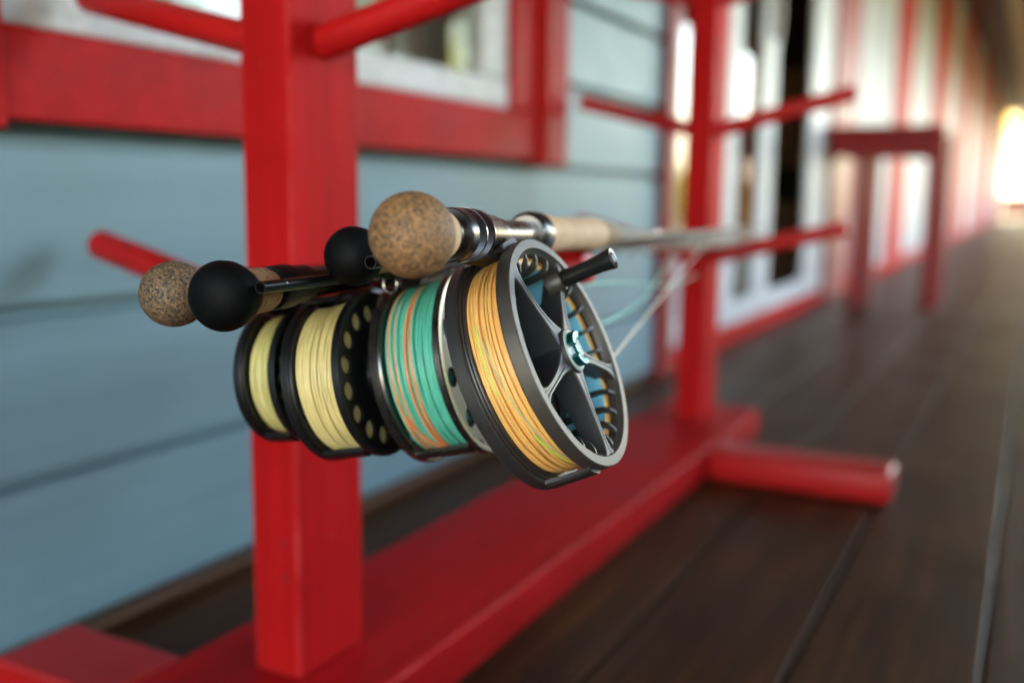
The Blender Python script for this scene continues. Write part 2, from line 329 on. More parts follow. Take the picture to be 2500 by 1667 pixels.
def tag(o, label=None, cat=None, group=None, kind=None):
    if label: o['label'] = label
    if cat: o['category'] = cat
    if group: o['group'] = group
    if kind: o['kind'] = kind
def single(name, geo, m, label=None, cat=None, kind=None, smooth=False, loc=(0, 0, 0)):
    v, f = (geo.v, geo.f) if isinstance(geo, MB) else geo
    v = np.array([tuple(map(float, p)) for p in v])-np.array(loc)
    ob = bpy.data.objects.new(name, mesh_of(name, v, f, smooth)); ob.location = loc; col.objects.link(ob); ob.data.materials.append(M[m]); tag(ob, label, cat, None, kind); return ob

# ================================================================== SETTING
WX = -0.812                      # face of the siding
Y_END = 26.0                     # far end of the porch
# ground
single('lawn', ([(-60, -60, -0.35), (60, -60, -0.35), (60, 120, -0.35), (-60, 120, -0.35)], [(0, 1, 2, 3)]), 'lawn', kind='structure')
# deck
deck = Thing('deck', (0, 0, -0.04), kind='structure')
PITCH = 0.165; GAP = 0.005
for k in range(-5, 9):
    x0 = -0.013+k*PITCH+GAP/2; x1 = -0.013+(k+1)*PITCH-GAP/2
    x0 = max(x0, WX-0.012)
    y = -3.0; joint = {-5: 5.1, -4: 3.3, -3: 6.2, -2: 5.4, -1: 4.1, 0: 6.6, 1: 3.4}.get(k, 5.0)
    for ya, yb in ((y, joint-0.002), (joint+0.002, Y_END)):
        dz = random.uniform(-0.0012, 0.0012)
        deck.part('plank', bbox(x0, x1, ya, yb, -0.038+dz, 0.0+dz, 0.0022, 2), 'deck')
for yj in np.arange(-2.9, Y_END, 0.6): deck.part('joist', box(-0.82, 1.45, yj, yj+0.045, -0.20, -0.042), 'darkwood')

for k in (-3, -2, -1, 0):
    for yj in (0.1, 0.7, 1.3, 1.9, 2.5):
        for dx in (0.03, 0.135):
            deck.part('nail', lathe(Fr((-0.013+k*PITCH+dx+random.uniform(-0.004, 0.004), yj+0.022+random.uniform(-0.006, 0.006), 0.0013), (0, 0, 1), (1, 0, 0)), [(0.0, 0.0042), (0.0006, 0.0036), (0.0007, 0.0)], 10), 'nickel_dark')
# house: siding, window, door, far white wall
house = Thing('house', (WX, 0, 0), 'blue-grey clapboard house wall with red-cased window and white door beside the porch', 'house')
EXP = 0.158; Z0 = 0.010; X0, X1 = 0, 0
def clap(y0, y1, z0, zt=None):
    zt = zt or z0+EXP
    prof = [(WX-0.030, z0), (WX-0.024, z0), (WX-0.024, z0+0.014), (WX, z0+0.0155), (WX-0.001, zt-0.002), (WX-0.004, zt), (WX-0.030, zt)]
    house.part('clapboard', extrude_y(prof, y0, y1), 'siding')
WIN_Y0, WIN_Y1 = 0.57, 1.605     # between the outer casings
WIN_ZB, WIN_ZT = 0.586, 1.52
DOOR_Y0, DOOR_Y1 = 2.30, 4.88
for r in range(16):
    z0 = Z0+r*EXP
    if z0+EXP <= 0.51 or z0 > 1.62: spans = [(-3.0, DOOR_Y0)]
    else: spans = [(-3.0, WIN_Y0-0.005), (WIN_Y1+0.005, DOOR_Y0)]
    for a, b in spans: clap(a, b, z0)
    if z0 < 0.51 < z0+EXP: clap(WIN_Y0-0.005+0.0015, WIN_Y1+0.005-0.0015, z0, 0.51)
house.part('sheathing', box(WX-0.06, WX-0.032, -3.0, WIN_Y0, -0.04, 2.55), 'brown')
house.part('sheathing', box(WX-0.06, WX-0.032, WIN_Y1, DOOR_Y0, -0.04, 2.55), 'brown')
house.part('sheathing', box(WX-0.06, WX-0.032, WIN_Y0+0.001, WIN_Y1-0.001, -0.04, 0.53), 'brown')
house.part('sheathing', box(WX-0.06, WX-0.032, WIN_Y0+0.001, WIN_Y1-0.001, 1.58, 2.55), 'brown')
house.part('skirting_strip', bbox(WX-0.030, WX-0.002, -3.0, DOOR_Y0-0.002, 0.0005, 0.0095, 0.002), 'bare_sill')
# window
CX = WX+0.022
house.part('bottom_casing', bbox(WX-0.031, CX, WIN_Y0, WIN_Y1-0.002, 0.504, 0.585, 0.003), 'red_trim')
house.part('side_casing', bbox(WX-0.031, CX-0.003, 1.512, WIN_Y1-0.002, 0.5865, WIN_ZT, 0.003), 'red_trim')
house.part('side_casing', bbox(WX-0.031, CX+0.014, WIN_Y1, 1.694, 0.496, WIN_ZT+0.1, 0.003), 'red_trim')
house.part('side_casing', bbox(WX-0.031, CX+0.006, 0.476, WIN_Y0-0.002, 0.496, WIN_ZT+0.1, 0.003), 'red_trim')
house.part('top_casing', bbox(WX-0.031, CX, WIN_Y0, WIN_Y1-0.002, WIN_ZT+0.001, WIN_ZT+0.085, 0.003), 'red_trim')
win = house.part('window', MB().add(*bbox(WX-0.05, WX+0.010, 0.572, 1.51, 0.5865, 0.632, 0.004)).add(*bbox(WX-0.05, WX+0.008, 1.425, 1.509, 0.633, WIN_ZT-0.056, 0.004))
                 .add(*bbox(WX-0.05, WX+0.008, 0.573, 0.645, 0.633, WIN_ZT-0.056, 0.004)).add(*bbox(WX-0.05, WX+0.008, 0.573, 1.509, WIN_ZT-0.055, WIN_ZT, 0.004)), 'white')
house.part('pane', box(WX-0.012, WX-0.007, 0.640, 1.430, 0.628, WIN_ZT-0.050), 'glass', win)
house.part('curtain', MB().add(*box(WX-0.14, WX-0.137, 0.40, 2.2, 0.50, WIN_ZT+0.05)), 'curtain', win)
# door: casing, sidelight, sliding panel, opening
DT = 2.08
house.part('door_casing', bbox(WX-0.031, CX, DOOR_Y0, 2.372, 0.001, DT+0.10, 0.004), 'red_dark')
house.part('door_casing', bbox(WX-0.031, CX, 4.40, DOOR_Y1, 0.001, DT+0.10, 0.004), 'red_dark')
house.part('door_casing', bbox(WX-0.031, CX-0.001, 2.374, 4.398, DT, DT+0.10, 0.004), 'red_dark')
house.part('threshold', bbox(WX-0.06, WX+0.010, 2.374, 4.398, 0.001, 0.060, 0.004), 'red_y')
door = house.part('door', MB().add(*bbox(WX-0.018, WX+0.006, 2.374, 4.398, 0.061, 0.125, 0.004)).add(*bbox(WX-0.018, WX+0.004, 2.374, 2.412, 0.126, DT-0.061, 0.004))
                  .add(*bbox(WX-0.018, WX+0.004, 2.76, 2.985, 0.126, DT-0.061, 0.006)).add(*bbox(WX-0.018, WX+0.004, 3.25, 3.43, 0.126, DT-0.061, 0.006))
                  .add(*bbox(WX-0.018, WX+0.004, 4.03, 4.398, 0.126, DT-0.061, 0.006)).add(*bbox(WX-0.018, WX+0.006, 2.374, 4.398, DT-0.06, DT-0.001, 0.004)), 'white')
house.part('pane', box(WX-0.009, WX-0.004, 2.410, 2.762, 0.30, DT-0.058), 'glass', door)
house.part('pane', box(WX-0.009, WX-0.004, 2.983, 3.252, 0.12, DT-0.058), 'glass', door)
house.part('kick_panel', bbox(WX-0.017, WX-0.002, 2.411, 2.761, 0.124, 0.30, 0.004), 'white_panel', door)
house.part('handle', bbox(WX+0.004, WX+0.03, 3.33, 3.35, 0.95, 1.15, 0.006), 'nickel', door)
# dark room behind the glass
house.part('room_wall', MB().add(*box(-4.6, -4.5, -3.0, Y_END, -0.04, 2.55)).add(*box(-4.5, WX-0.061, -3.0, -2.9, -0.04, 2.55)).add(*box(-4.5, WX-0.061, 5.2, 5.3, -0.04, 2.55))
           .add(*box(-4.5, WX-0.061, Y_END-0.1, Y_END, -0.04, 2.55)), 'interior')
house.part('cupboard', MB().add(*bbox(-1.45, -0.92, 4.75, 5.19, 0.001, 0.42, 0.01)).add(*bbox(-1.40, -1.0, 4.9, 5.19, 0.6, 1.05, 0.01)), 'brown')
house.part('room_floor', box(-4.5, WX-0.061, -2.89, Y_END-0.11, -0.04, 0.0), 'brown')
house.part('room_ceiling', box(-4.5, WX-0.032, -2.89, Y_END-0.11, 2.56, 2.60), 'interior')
# above the door
for r in range(14, 16): clap(DOOR_Y0+0.002, DOOR_Y1, Z0+r*EXP)
house.part('sheathing', box(WX-0.06, WX-0.032, DOOR_Y0+0.002, DOOR_Y1, 2.19, 2.55), 'brown')
# far wall: white boards between red pilasters
pil = [(4.885, 5.0), (6.4, 7.1), (8.7, 9.8), (11.5, 12.9), (14.8, 16.4), (18.0, 19.8), (22.0, 24.0)]
for i, (a, b) in enumerate(pil):
    house.part('pilaster', bbox(WX-0.06, WX+0.012, a, b, 0.001, 2.5, 0.004), 'red_v')
ends = [p[1] for p in pil]; starts = [p[0] for p in pil[1:]]+[Y_END]
for a, b in zip(ends, starts):
    n = max(2, int(round((b-a)/0.42))); w = (b-a)/n
    for i in range(n):
        house.part('white_board', bbox(WX-0.05, WX-0.004-0.006*(i % 2), a+i*w+0.003, a+(i+1)*w-0.003, 0.062, 2.5, 0.006), 'white_panel')
    house.part('threshold', bbox(WX-0.05, WX+0.006, a+0.002, b-0.002, 0.001, 0.06, 0.004), 'red_y')

# porch roof over deck and house
roof = Thing('porch_roof', (1.3, 0, 0), 'porch ceiling of brown boards with lengthwise dark, tan and red beams', 'roof')
for i, xa in enumerate(np.arange(WX+0.001, 1.2, 0.14)):
    roof.part('ceiling_board', box(xa+0.002, min(xa+0.138, 1.25), -3.2, Y_END+0.3, 2.42+0.003*(i % 2), 2.445), 'ceil')
roof.part('beam', box(-0.18, -0.05, -3.2, Y_END+0.3, 2.26, 2.419), 'red_y')
roof.part('beam', box(-0.53, -0.43, -3.2, Y_END+0.3, 2.24, 2.419), 'darkwood')
roof.part('beam', box(-0.40, -0.27, -3.2, Y_END+0.3, 2.20, 2.419), 'tan')
roof.part('beam', box(1.30, 1.42, -3.2, Y_END+0.3, 2.0, 2.19), 'red_y')
rv = [(1.62, -3.4, 2.12), (1.62, Y_END+0.5, 2.12), (-2.6, Y_END+0.5, 4.3), (-2.6, -3.4, 4.3), (-7.2, -3.4, 2.4), (-7.2, Y_END+0.5, 2.4)]
rv += [(x, y, z+0.08) for x, y, z in rv]
roof.part('shingle_slope', (rv, [(0, 1, 2, 3), (3, 2, 5, 4), (6, 9, 8, 7), (9, 10, 11, 8), (0, 6, 7, 1), (4, 5, 11, 10), (0, 3, 9, 6), (3, 4, 10, 9), (1, 7, 8, 2), (2, 8, 11, 5)]), 'roof')
av = [(1.625, -3.4, 2.10), (2.60, -3.4, 1.64), (2.60, 2.4, 1.64), (1.625, 2.4, 2.10)]; av += [(x, y, z+0.04) for x, y, z in av]
roof.part('awning_light_block', (av, [(3, 2, 1, 0), (4, 5, 6, 7), (0, 1, 5, 4), (1, 2, 6, 5), (2, 3, 7, 6), (3, 0, 4, 7)]), 'darkwood')  # unseen slope added to darken the near porch, leaving the far end bright
roof.part('end_light_block', box(-0.80, 1.29, -3.28, -3.25, 1.85, 2.41), 'darkwood')  # unseen boards added to shut out high light behind the camera
for yp in (-2.9, 0.7, 4.3, 7.9, 11.5, 15.1, 18.7, 22.3, 25.8):
    roof.part('porch_post', bbox(1.31, 1.41, yp, yp+0.10, -0.04, 2.0, 0.004), 'red_v')

# unseen solid boards along the open side, added to block low light
rail_block = Thing('railing_light_block', (1.35, 0, 0), 'unseen brown board railing added to block low light on the near porch', 'railing')
for ya, yb in ((-2.795, 0.695), (0.805, 4.295)):
    for zb in (0.08, 0.235, 0.39, 0.545):
        rail_block.part('board', bbox(1.34, 1.365, ya, yb, zb, zb+0.148, 0.003), 'darkwood')
rail_block.part('cap', bbox(1.29, 1.43, -2.795, 4.295, 0.80, 0.835, 0.004), 'brown')

# ================================================================== ROD RACK
rack = Thing('rod_rack', (-0.529, 1.2, 0), 'red painted wooden rod rack with two posts and upturned dowel pegs', 'rack')
PX0, PX1 = -0.5533, -0.5047; PD = 0.087; BZ = 0.0495
posts = {'near': 0.5994, 'far': 1.695}
rack.part('base_board', bbox(-0.6235, -0.4385, 0.36, 1.855, 0.001, BZ, 0.004, 3), 'red_y')
for fy in (0.505, 1.505):
    rack.part('foot', bbox(-0.762, -0.6245, fy, fy+0.083, 0.001, BZ-0.0005, 0.005, 3), 'red_x')
    rack.part('foot', bbox(-0.4375, -0.160, fy, fy+0.083, 0.001, BZ-0.0005, 0.010, 4), 'red_x', smooth=True, angle=40)
for nm, y0 in posts.items():
    for zz, dy in ((0.135, 0.0), (0.165, 0.0)):
        rack.part('screw', lathe(Fr((PX0+0.034, y0-0.0002, zz), (0, -1, 0), (1, 0, 0)), [(0.0, 0.0034), (0.0006, 0.0030), (0.0002, 0.0012), (0.0002, 0.0)], 16), 'red_dark')
TILT = R(14.0); PR = 0.0138
peg_end = {}
for nm, y0 in posts.items():
    po = rack.part('post', bbox(PX0, PX1, y0, y0+PD, BZ+0.0005, 1.42, 0.0035, 3), 'red_v')
    for zl in (0.397, 0.617, 0.837, 1.057, 1.277):
        for sgn in (-1, 1):
            yc = y0+PD/2; L_end = 0.250 if sgn > 0 else 0.243
            if nm == 'near' and sgn > 0 and zl < 0.5: L_end = 0.253
            xe = -0.529+sgn*L_end; ze = zl+(L_end-0.247)*math.tan(TILT)
            d = np.array([sgn*math.cos(TILT), 0, math.sin(TILT)])
            fx = (PX1 if sgn > 0 else PX0)
            tlen = abs(xe-fx)/math.cos(TILT)+0.012
            fr = Fr(np.array([xe, yc, ze])-d*tlen, d, (0, 1, 0))
            prof = [(0, PR), (tlen-0.004, PR), (tlen-0.0015, PR-0.001), (tlen, PR-0.004), (tlen+0.0006, 0.0)]
            rack.part('peg', lathe(fr, prof, 28), 'red_peg', smooth=True, angle=50)

# ================================================================== FLY RODS
def rod_curve(A, B, far, tip):
    """butt point A, point over the near peg B, point over the far peg, tip"""
    return np.array(A, float), np.array(B, float), np.array(far, float), np.array(tip, float)
RODS = {1: rod_curve((-.228, .346, .4294), (-.2735, .643, .4195), (-.441, 1.738, .3765), (-.56, 2.2, .372)),
        2: rod_curve((-.303, .4065, .4147), (-.3326, .643, .4105), (-.461, 1.738, .3715), (-.52, 2.15, .366)),
        3: rod_curve((-.3308, .3436, .3982), (-.366, .643, .4013), (-.477, 1.738, .3675), (-.52, 2.18, .362)),
        4: rod_curve((-.3737, .355, .3958), (-.40, .643, .3928), (-.491, 1.738, .364), (-.51, 2.12, .358))}
def blank_pts(k, s0, n=40):
    A, B, Fp, T = RODS[k]; u = nrm(B-A); S = A+u*s0
    return spline([S, S+u*(0.62*np.linalg.norm(Fp-S))*0.3, S+(Fp-S)*0.62+np.array([0, 0, 0.004]), Fp, T], n)
def axis(k): A, B, _, _ = RODS[k]; return Fr(A, B-A, np.cross(B-A, (0, 0, 1)))
def guide(T, pts, i, r, parent, m='steel'):
    """wire ring guide hanging under the blank"""
    p = pts[i]; t = nrm(pts[i+1]-pts[i]); dn = nrm(np.array([0, 0, -1.0])-np.array([0, 0, -1.0]).dot(t)*t); sd = np.cross(t, dn)
    c = p+dn*(r+0.006); g = MB()
    ring = [c+r*(math.cos(a)*sd+math.sin(a)*dn) for a in np.linspace(0, 2*math.pi, 20)[:-1]]
    g.add(*tube(ring, 0.0007, 6, closed=True)); g.add(*tube([c-dn*r, p+t*0.012], 0.0006, 5)); g.add(*tube([c-dn*r*0.8+sd*r*0.5, p-t*0.012], 0.0006, 5))
    T.part('guide', g, m, parent, smooth=True)
    return c
def blank(T, k, s0, r0, m, guides=(9, 16, 24, 33)):
    pts = blank_pts(k, s0); rr = np.linspace(r0, 0.0016, len(pts))
    b = T.part('blank', tube(pts, rr, 10), m, smooth=True); cs = []
    for j, i in enumerate(guides):
        cs.append(guide(T, pts, i, 0.0065-0.0011*j, b))
        fr = Fr(pts[i], pts[i+1]-pts[i], (1, 0, 0))
        T.part('thread_wrap', lathe(fr, [(-0.014, rr[i]+0.0001), (-0.010, rr[i]+0.0007), (0.012, rr[i]+0.0006), (0.016, rr[i]+0.0001)], 10), 'wrap_red' if k in (1, 3) else 'blackgloss', b, smooth=True)
    return b, cs
KN = lambda amp: (lambda i, k: amp if ((k+(i//1)) % 2 == 0) else -amp)

# --- rod 1: speckled cork ball, knurled nickel nut, pale cork grip
r1 = Thing('fly_rod', RODS[1][0], 'fly rod with a big speckled brown cork ball butt and pale cork grip', 'fishing rod', 'fly rods lying on the rack pegs')
f1 = axis(1)
rb = 0.0180
prof = [(-rb, 0.0)]+[(-rb*math.cos(a), rb*math.sin(a)) for a in np.linspace(0.08, 2.18, 30)]
r1.part('butt', lathe(f1, prof+[(0.0115, 0.0)], 64), 'cork_dark', smooth=True, angle=60)
e_w, e_r = -rb*math.cos(2.18), rb*math.sin(2.18)
r1.part('cork_collar', lathe(f1, [(e_w+0.0002, 0.004), (e_w+0.0002, e_r-0.0001), (e_w+0.008, e_r-0.0024), (e_w+0.0160, e_r-0.0035), (e_w+0.0170, e_r-0.0045), (e_w+0.0170, 0.004)], 56), 'cork', smooth=True, angle=50)
th = []
for i in range(7): th += [(0.0265+i*0.0013, 0.0083), (0.0265+i*0.0013+0.00065, 0.0091)]
seat = r1.part('reel_seat', lathe(f1, [(0.012, 0.006)]+th+[(0.037, 0.0076), (0.165, 0.0076), (0.165, 0.003)], 48), 'nickel', smooth=True, angle=25)
r1.part('locking_nut', lathe(f1, [(0.0385, 0.0085), (0.0385, 0.0117), (0.0392, 0.0123), (0.0452, 0.0124), (0.0456, 0.0120), (0.0460, 0.0124)], 64, False), 'nickel_dark', seat, smooth=True, angle=30)
r1.part('knurling', lathe(f1, [(0.0462+i*0.0007, 0.0122) for i in range(13)], 110, rfun=KN(0.00035)), 'knurl', seat)
r1.part('nut_band', lathe(f1, [(0.0548, 0.0119), (0.0548, 0.0127), (0.0556, 0.0127), (0.0556, 0.0119)], 64), 'steel', seat, smooth=True, angle=30)
r1.part('knurling', lathe(f1, [(0.0558+i*0.0007, 0.0121) for i in range(14)], 110, rfun=KN(0.00035)), 'knurl', seat)
r1.part('sliding_hood', lathe(f1, [(0.0660, 0.0085), (0.0660, 0.0126), (0.0670, 0.0126), (0.0682, 0.0118), (0.078, 0.0107), (0.092, 0.0098), (0.0925, 0.0079)], 56), 'nickel', seat, smooth=True, angle=25)
hd = MB()
for i in range(6): hd.add(*lathe(f1, [(0.093+i*0.0016, 0.0078), (0.0933+i*0.0016, 0.0090-0.0001*i), (0.0943+i*0.0016, 0.0090-0.0001*i), (0.0946+i*0.0016, 0.0078)], 40))
r1.part('hood_ridges', hd, 'nickel', seat, smooth=True, angle=25)
r1.part('hood_ring', lathe(f1, [(0.150, 0.0074), (0.150, 0.0105), (0.1515, 0.0122), (0.155, 0.0130), (0.164, 0.0130), (0.164, 0.005)], 56), 'nickel_dark', seat, smooth=True, angle=25)
gp = [(0.164, 0.004), (0.164, 0.0112), (0.1655, 0.0122), (0.170, 0.0124), (0.19, 0.0112), (0.22, 0.0104), (0.255, 0.0106), (0.285, 0.0113), (0.300, 0.0112), (0.3045, 0.0104), (0.3045, 0.004)]
r1.part('grip', lathe(f1, gp, 48), 'cork', smooth=True, angle=50)
r1.part('grip_end', lathe(f1, [(0.3047, 0.004), (0.3047, 0.0104), (0.33, 0.0098), (0.352, 0.0082), (0.356, 0.006), (0.356, 0.003)], 40), 'cork_tan', smooth=True, angle=50)
r1.part('winding_check', lathe(f1, [(0.356, 0.0052), (0.362, 0.0050), (0.364, 0.0040)], 24), 'nickel', smooth=True)
b1, g1 = blank(r1, 1, 0.36, 0.0046, 'graphite')

def black_butt_rod(k, label, rbutt, scale, cork_m, blank_m, blunt=0.92, extra=0.0):
    T = Thing('fly_rod', RODS[k][0], label, 'fishing rod', 'fly rods lying on the rack pegs'); f = axis(k)
    prof = [(-rbutt*blunt, 0.0)]+[(-rbutt*blunt*math.cos(a), rbutt*math.sin(a)**0.9) for a in np.linspace(0.10, math.pi/2, 16)]
    prof += [(rbutt*0.28, rbutt*0.97), (rbutt*0.52, rbutt*0.88), (rbutt*0.80, rbutt*0.73), (rbutt*0.90, rbutt*0.66), (rbutt*0.92, rbutt*0.5), (rbutt*0.92, 0.0)]
    T.part('butt', lathe(f, prof, 48), 'rubber' if cork_m != 'ball' else 'cork_grey', smooth=True, angle=50)
    w = rbutt*0.925
    T.part('cork_collar', lathe(f, [(w, 0.003), (w, rbutt*0.70), (w+0.004, rbutt*0.68), (w+0.016, rbutt*0.66), (w+0.019, rbutt*0.60), (w+0.0195, 0.003)], 40), 'cork_pit' if cork_m == 'pit' else 'cork', smooth=True, angle=50)
    st = T.part('reel_seat', lathe(f, [(w+0.018, 0.003), (w+0.018, 0.0083), (0.165, 0.0083), (0.165, 0.003)], 36), 'blackgloss', smooth=True, angle=40)
    T.part('locking_nut', lathe(f, [(w+0.0225, 0.0084), (w+0.0225, 0.0104), (w+0.0240, 0.0112), (w+0.036, 0.0112), (w+0.0375, 0.0100), (w+0.052, 0.0098), (w+0.053, 0.0084)], 44), 'black_metal', st, smooth=True, angle=30)
    T.part('hood_ring', lathe(f, [(0.148, 0.0085), (0.150, 0.0112), (0.164, 0.0116), (0.164, 0.005)], 36), 'black_metal', st, smooth=True, angle=30)
    T.part('grip', lathe(f, [(0.1645, 0.003), (0.1645, 0.0112), (0.19, 0.0112), (0.23, 0.0098), (0.27, 0.0102), (0.30, 0.0110), (0.33, 0.0080), (0.337, 0.005), (0.337, 0.003)], 36), 'cork', smooth=True, angle=50)
    return (T,)+blank(T, k, 0.335, 0.0044, blank_m)
r2, b2, g2 = black_butt_rod(2, 'fly rod with plain round black rubber butt tucked behind the big cork ball', 0.0150, 1, 'plain', 'olive')
r3, b3, g3 = black_butt_rod(3, 'fly rod with flared black rubber butt followed by a pitted orange cork collar', 0.0166, 1, 'pit', 'graphite', blunt=0.78)
r4, b4, g4 = black_butt_rod(4, 'fly rod with small greyish speckled cork ball butt, leftmost of the rods', 0.0163, 1, 'ball', 'olive', blunt=1.0)

# --- loose hollow rod sections lying beside the rods
def section(label, A, far, r, m, ring_at=None, pin=False):
    T = Thing('rod_section', A, label, 'rod section', 'loose rod sections on the rack pegs'); A = np.array(A); far = np.array(far)
    u = nrm(far-A); f = Fr(A, far-A, np.cross(far-A, (0, 0, 1)))
    Ln = np.linalg.norm(far-A)
    T.part('blank', lathe(f, [(0.05, r*0.72), (0.0, r*0.80), (0.0, r), (0.04, r), (0.0405, r*0.97), (Ln, r*0.55), (Ln, 0.0)], 24), m, smooth=True, angle=40)
    if pin: T.part('alignment_dot', lathe(Fr(A+u*0.016-f.e2*0+f.e1*r*0.86+f.e2*(-0.0) + np.array([0, 0, r*0.42]), f.e1+np.array([0, 0, 0.5]), u), [(0.0002, 0.0005), (0.0006, 0.0004), (0.0007, 0.0)], 10), 'white')
    if ring_at is not None:
        p = A+u*ring_at; rr = 0.0047
        c = p+np.array([0.0012, 0, -0.0062]); e1 = f.e1; e2 = np.array([0, 0, 1.0])
        pts = [c+rr*(math.cos(a)*e1*0.92+math.sin(a)*e2) for a in np.linspace(math.pi*0.62, math.pi*2.30, 34)]
        wire = [p+u*0.004+np.array([-0.001, 0, -r*0.6])]+pts+[p+u*0.02+np.array([0.0, 0, -r])]
        T.part('guide', tube(wire, 0.00052, 8), 'steel', smooth=True)
        T.part('thread_wrap', lathe(Fr(p, u, f.e1), [(-0.012, r*0.93), (-0.010, r+0.0004), (0.026, r+0.0004), (0.03, r*0.9)], 20), 'blackgloss', smooth=True)
    return T
section('glossy black hollow rod section whose open end overlaps the flared black butt', (-.3105, .346, .4030), (-.345, 1.30, .4010), 0.0030, 'graphite', ring_at=0.107, pin=True)
section('black hollow rod section with open end just left of the big cork ball', (-.2680, .372, .4150), (-.310, 1.28, .4095), 0.0032, 'graphite')

# ================================================================== FLY REELS
def winding(cen, a, up, u, w0, w1, rad, lr, n, cols, jitter=0.25, seed=1, sector=80, bulge=0.0):
    """strands of line lying side by side: {material: MB}"""
    rg = np.random.default_rng(seed); out = {}
    for j in range(n):
        t = j/(n-1); w = w0+(w1-w0)*t
        key = cols[j % len(cols)] if isinstance(cols, list) else cols
        A1 = rg.uniform(0.2, 1.0)*jitter*lr*2.2; p1 = rg.uniform(0, 6.28); A2 = rg.uniform(0, 1)*jitter*lr*1.2; p2 = rg.uniform(0, 6.28)
        r0 = rad+rg.uniform(-0.35, 0.35)*lr+bulge*(1-(2*t-1)**2); e = rg.uniform(0, 0.35)*lr; p3 = rg.uniform(0, 6.28)
        pts = []
        for q in np.linspace(0, 2*math.pi, sector+1)[:-1]:
            ww = w+A1*math.sin(q+p1)+A2*math.sin(2*q+p2); ww = min(max(ww, min(w0, w1)-lr*0.2), max(w0, w1)+lr*0.2); rr = r0+e*math.sin(q+p3)
            pts.append(cen+a*ww+rr*(math.cos(q)*u+math.sin(q)*up))
        out.setdefault(key, MB()).add(*tube(pts, lr*rg.uniform(0.96, 1.04), 7, closed=True))
    return out
def strand(cen, a, up, u, w_of, r_of, q0, q1, lr, n=60):
    pts = [cen+a*w_of(t)+r_of(t)*(math.cos(q)*u+math.sin(q)*up) for t, q in zip(np.linspace(0, 1, n), np.linspace(q0, q1, n))]
    return tube(pts, lr, 7)
def holed_flange(fr, r_in, r_out, w0, w1, nh, rh, r_mid, phase=0.0):
    """a flat ring between r_in and r_out pierced by nh round holes"""
    g = MB(); K = 20
    for h in range(nh):
        a0 = phase+2*math.pi*h/nh; half = math.pi/nh; am = a0+half
        hole = []; edge = []
        for k in range(K):
            q = 2*math.pi*k/K
            cx, cy_ = r_mid+rh*math.cos(q), rh*math.sin(q)
            hole.append((cx*math.cos(am)-cy_*math.sin(am), cx*math.sin(am)+cy_*math.cos(am)))
            dx, dy = math.cos(q), math.sin(q); m_ = max(abs(dx), abs(dy)); dx /= m_; dy /= m_
            rr = r_mid+(dx*(r_out-r_mid) if dx > 0 else dx*(r_mid-r_in)); aa = am+dy*half
            edge.append((rr*math.cos(aa), rr*math.sin(aa)))
        v = []
        for w in (w0, w1):
            v += [fr.p(x, y, w) for x, y in hole]+[fr.p(x, y, w) for x, y in edge]
        f = []
        for k in range(K):
            k2 = (k+1) % K
            f += [(k, k2, K+k2, K+k), (2*K+k, 3*K+k, 3*K+k2, 2*K+k2), (k, 2*K+k, 2*K+k2, k2)]
        g.add(v, f)
    for rr in (r_in, r_out): g.add(*lathe(fr, [(w0, rr), (w1, rr)], 64)) if False else None
    n = 72
    for rr in (r_in, r_out):
        v = [fr.p(rr*math.cos(2*math.pi*k/n), rr*math.sin(2*math.pi*k/n), w) for w in (w0, w1) for k in range(n)]
        g.add(v, [(k, (k+1) % n, n+(k+1) % n, n+k) for k in range(n)])
    return g
def pillar(cen, a, up, u, ang, r, w0, w1, hw, ht):
    """a frame bar along the reel axis at polar angle ang"""
    d = math.cos(ang)*u+math.sin(ang)*up; t = -math.sin(ang)*u+math.cos(ang)*up
    v = []; f = []
    prof = [(-hw, -ht), (hw, -ht), (hw, ht*0.4), (hw*0.55, ht), (-hw*0.55, ht), (-hw, ht*0.4)]
    for w in (w0, w1): v += [cen+a*w+d*(r+y)+t*x for x, y in prof]
    n = len(prof)
    f = [tuple(range(n)), tuple(range(2*n-1, n-1, -1))]+[(i, i+n, (i+1) % n+n, (i+1) % n) for i in range(n)]
    return v, f
def reel_basis(k, tilt, Yf, h):
    A, B, _, _ = RODS[k]; u = nrm(B-A); e1 = nrm(np.cross(u, (0, 0, 1))); e2 = np.cross(e1, u)
    a = math.cos(tilt)*e1+math.sin(tilt)*e2; up = -math.sin(tilt)*e1+math.cos(tilt)*e2
    ft = A+u*((Yf-A[1])/u[1]); return ft, ft-h*up, a, up, u
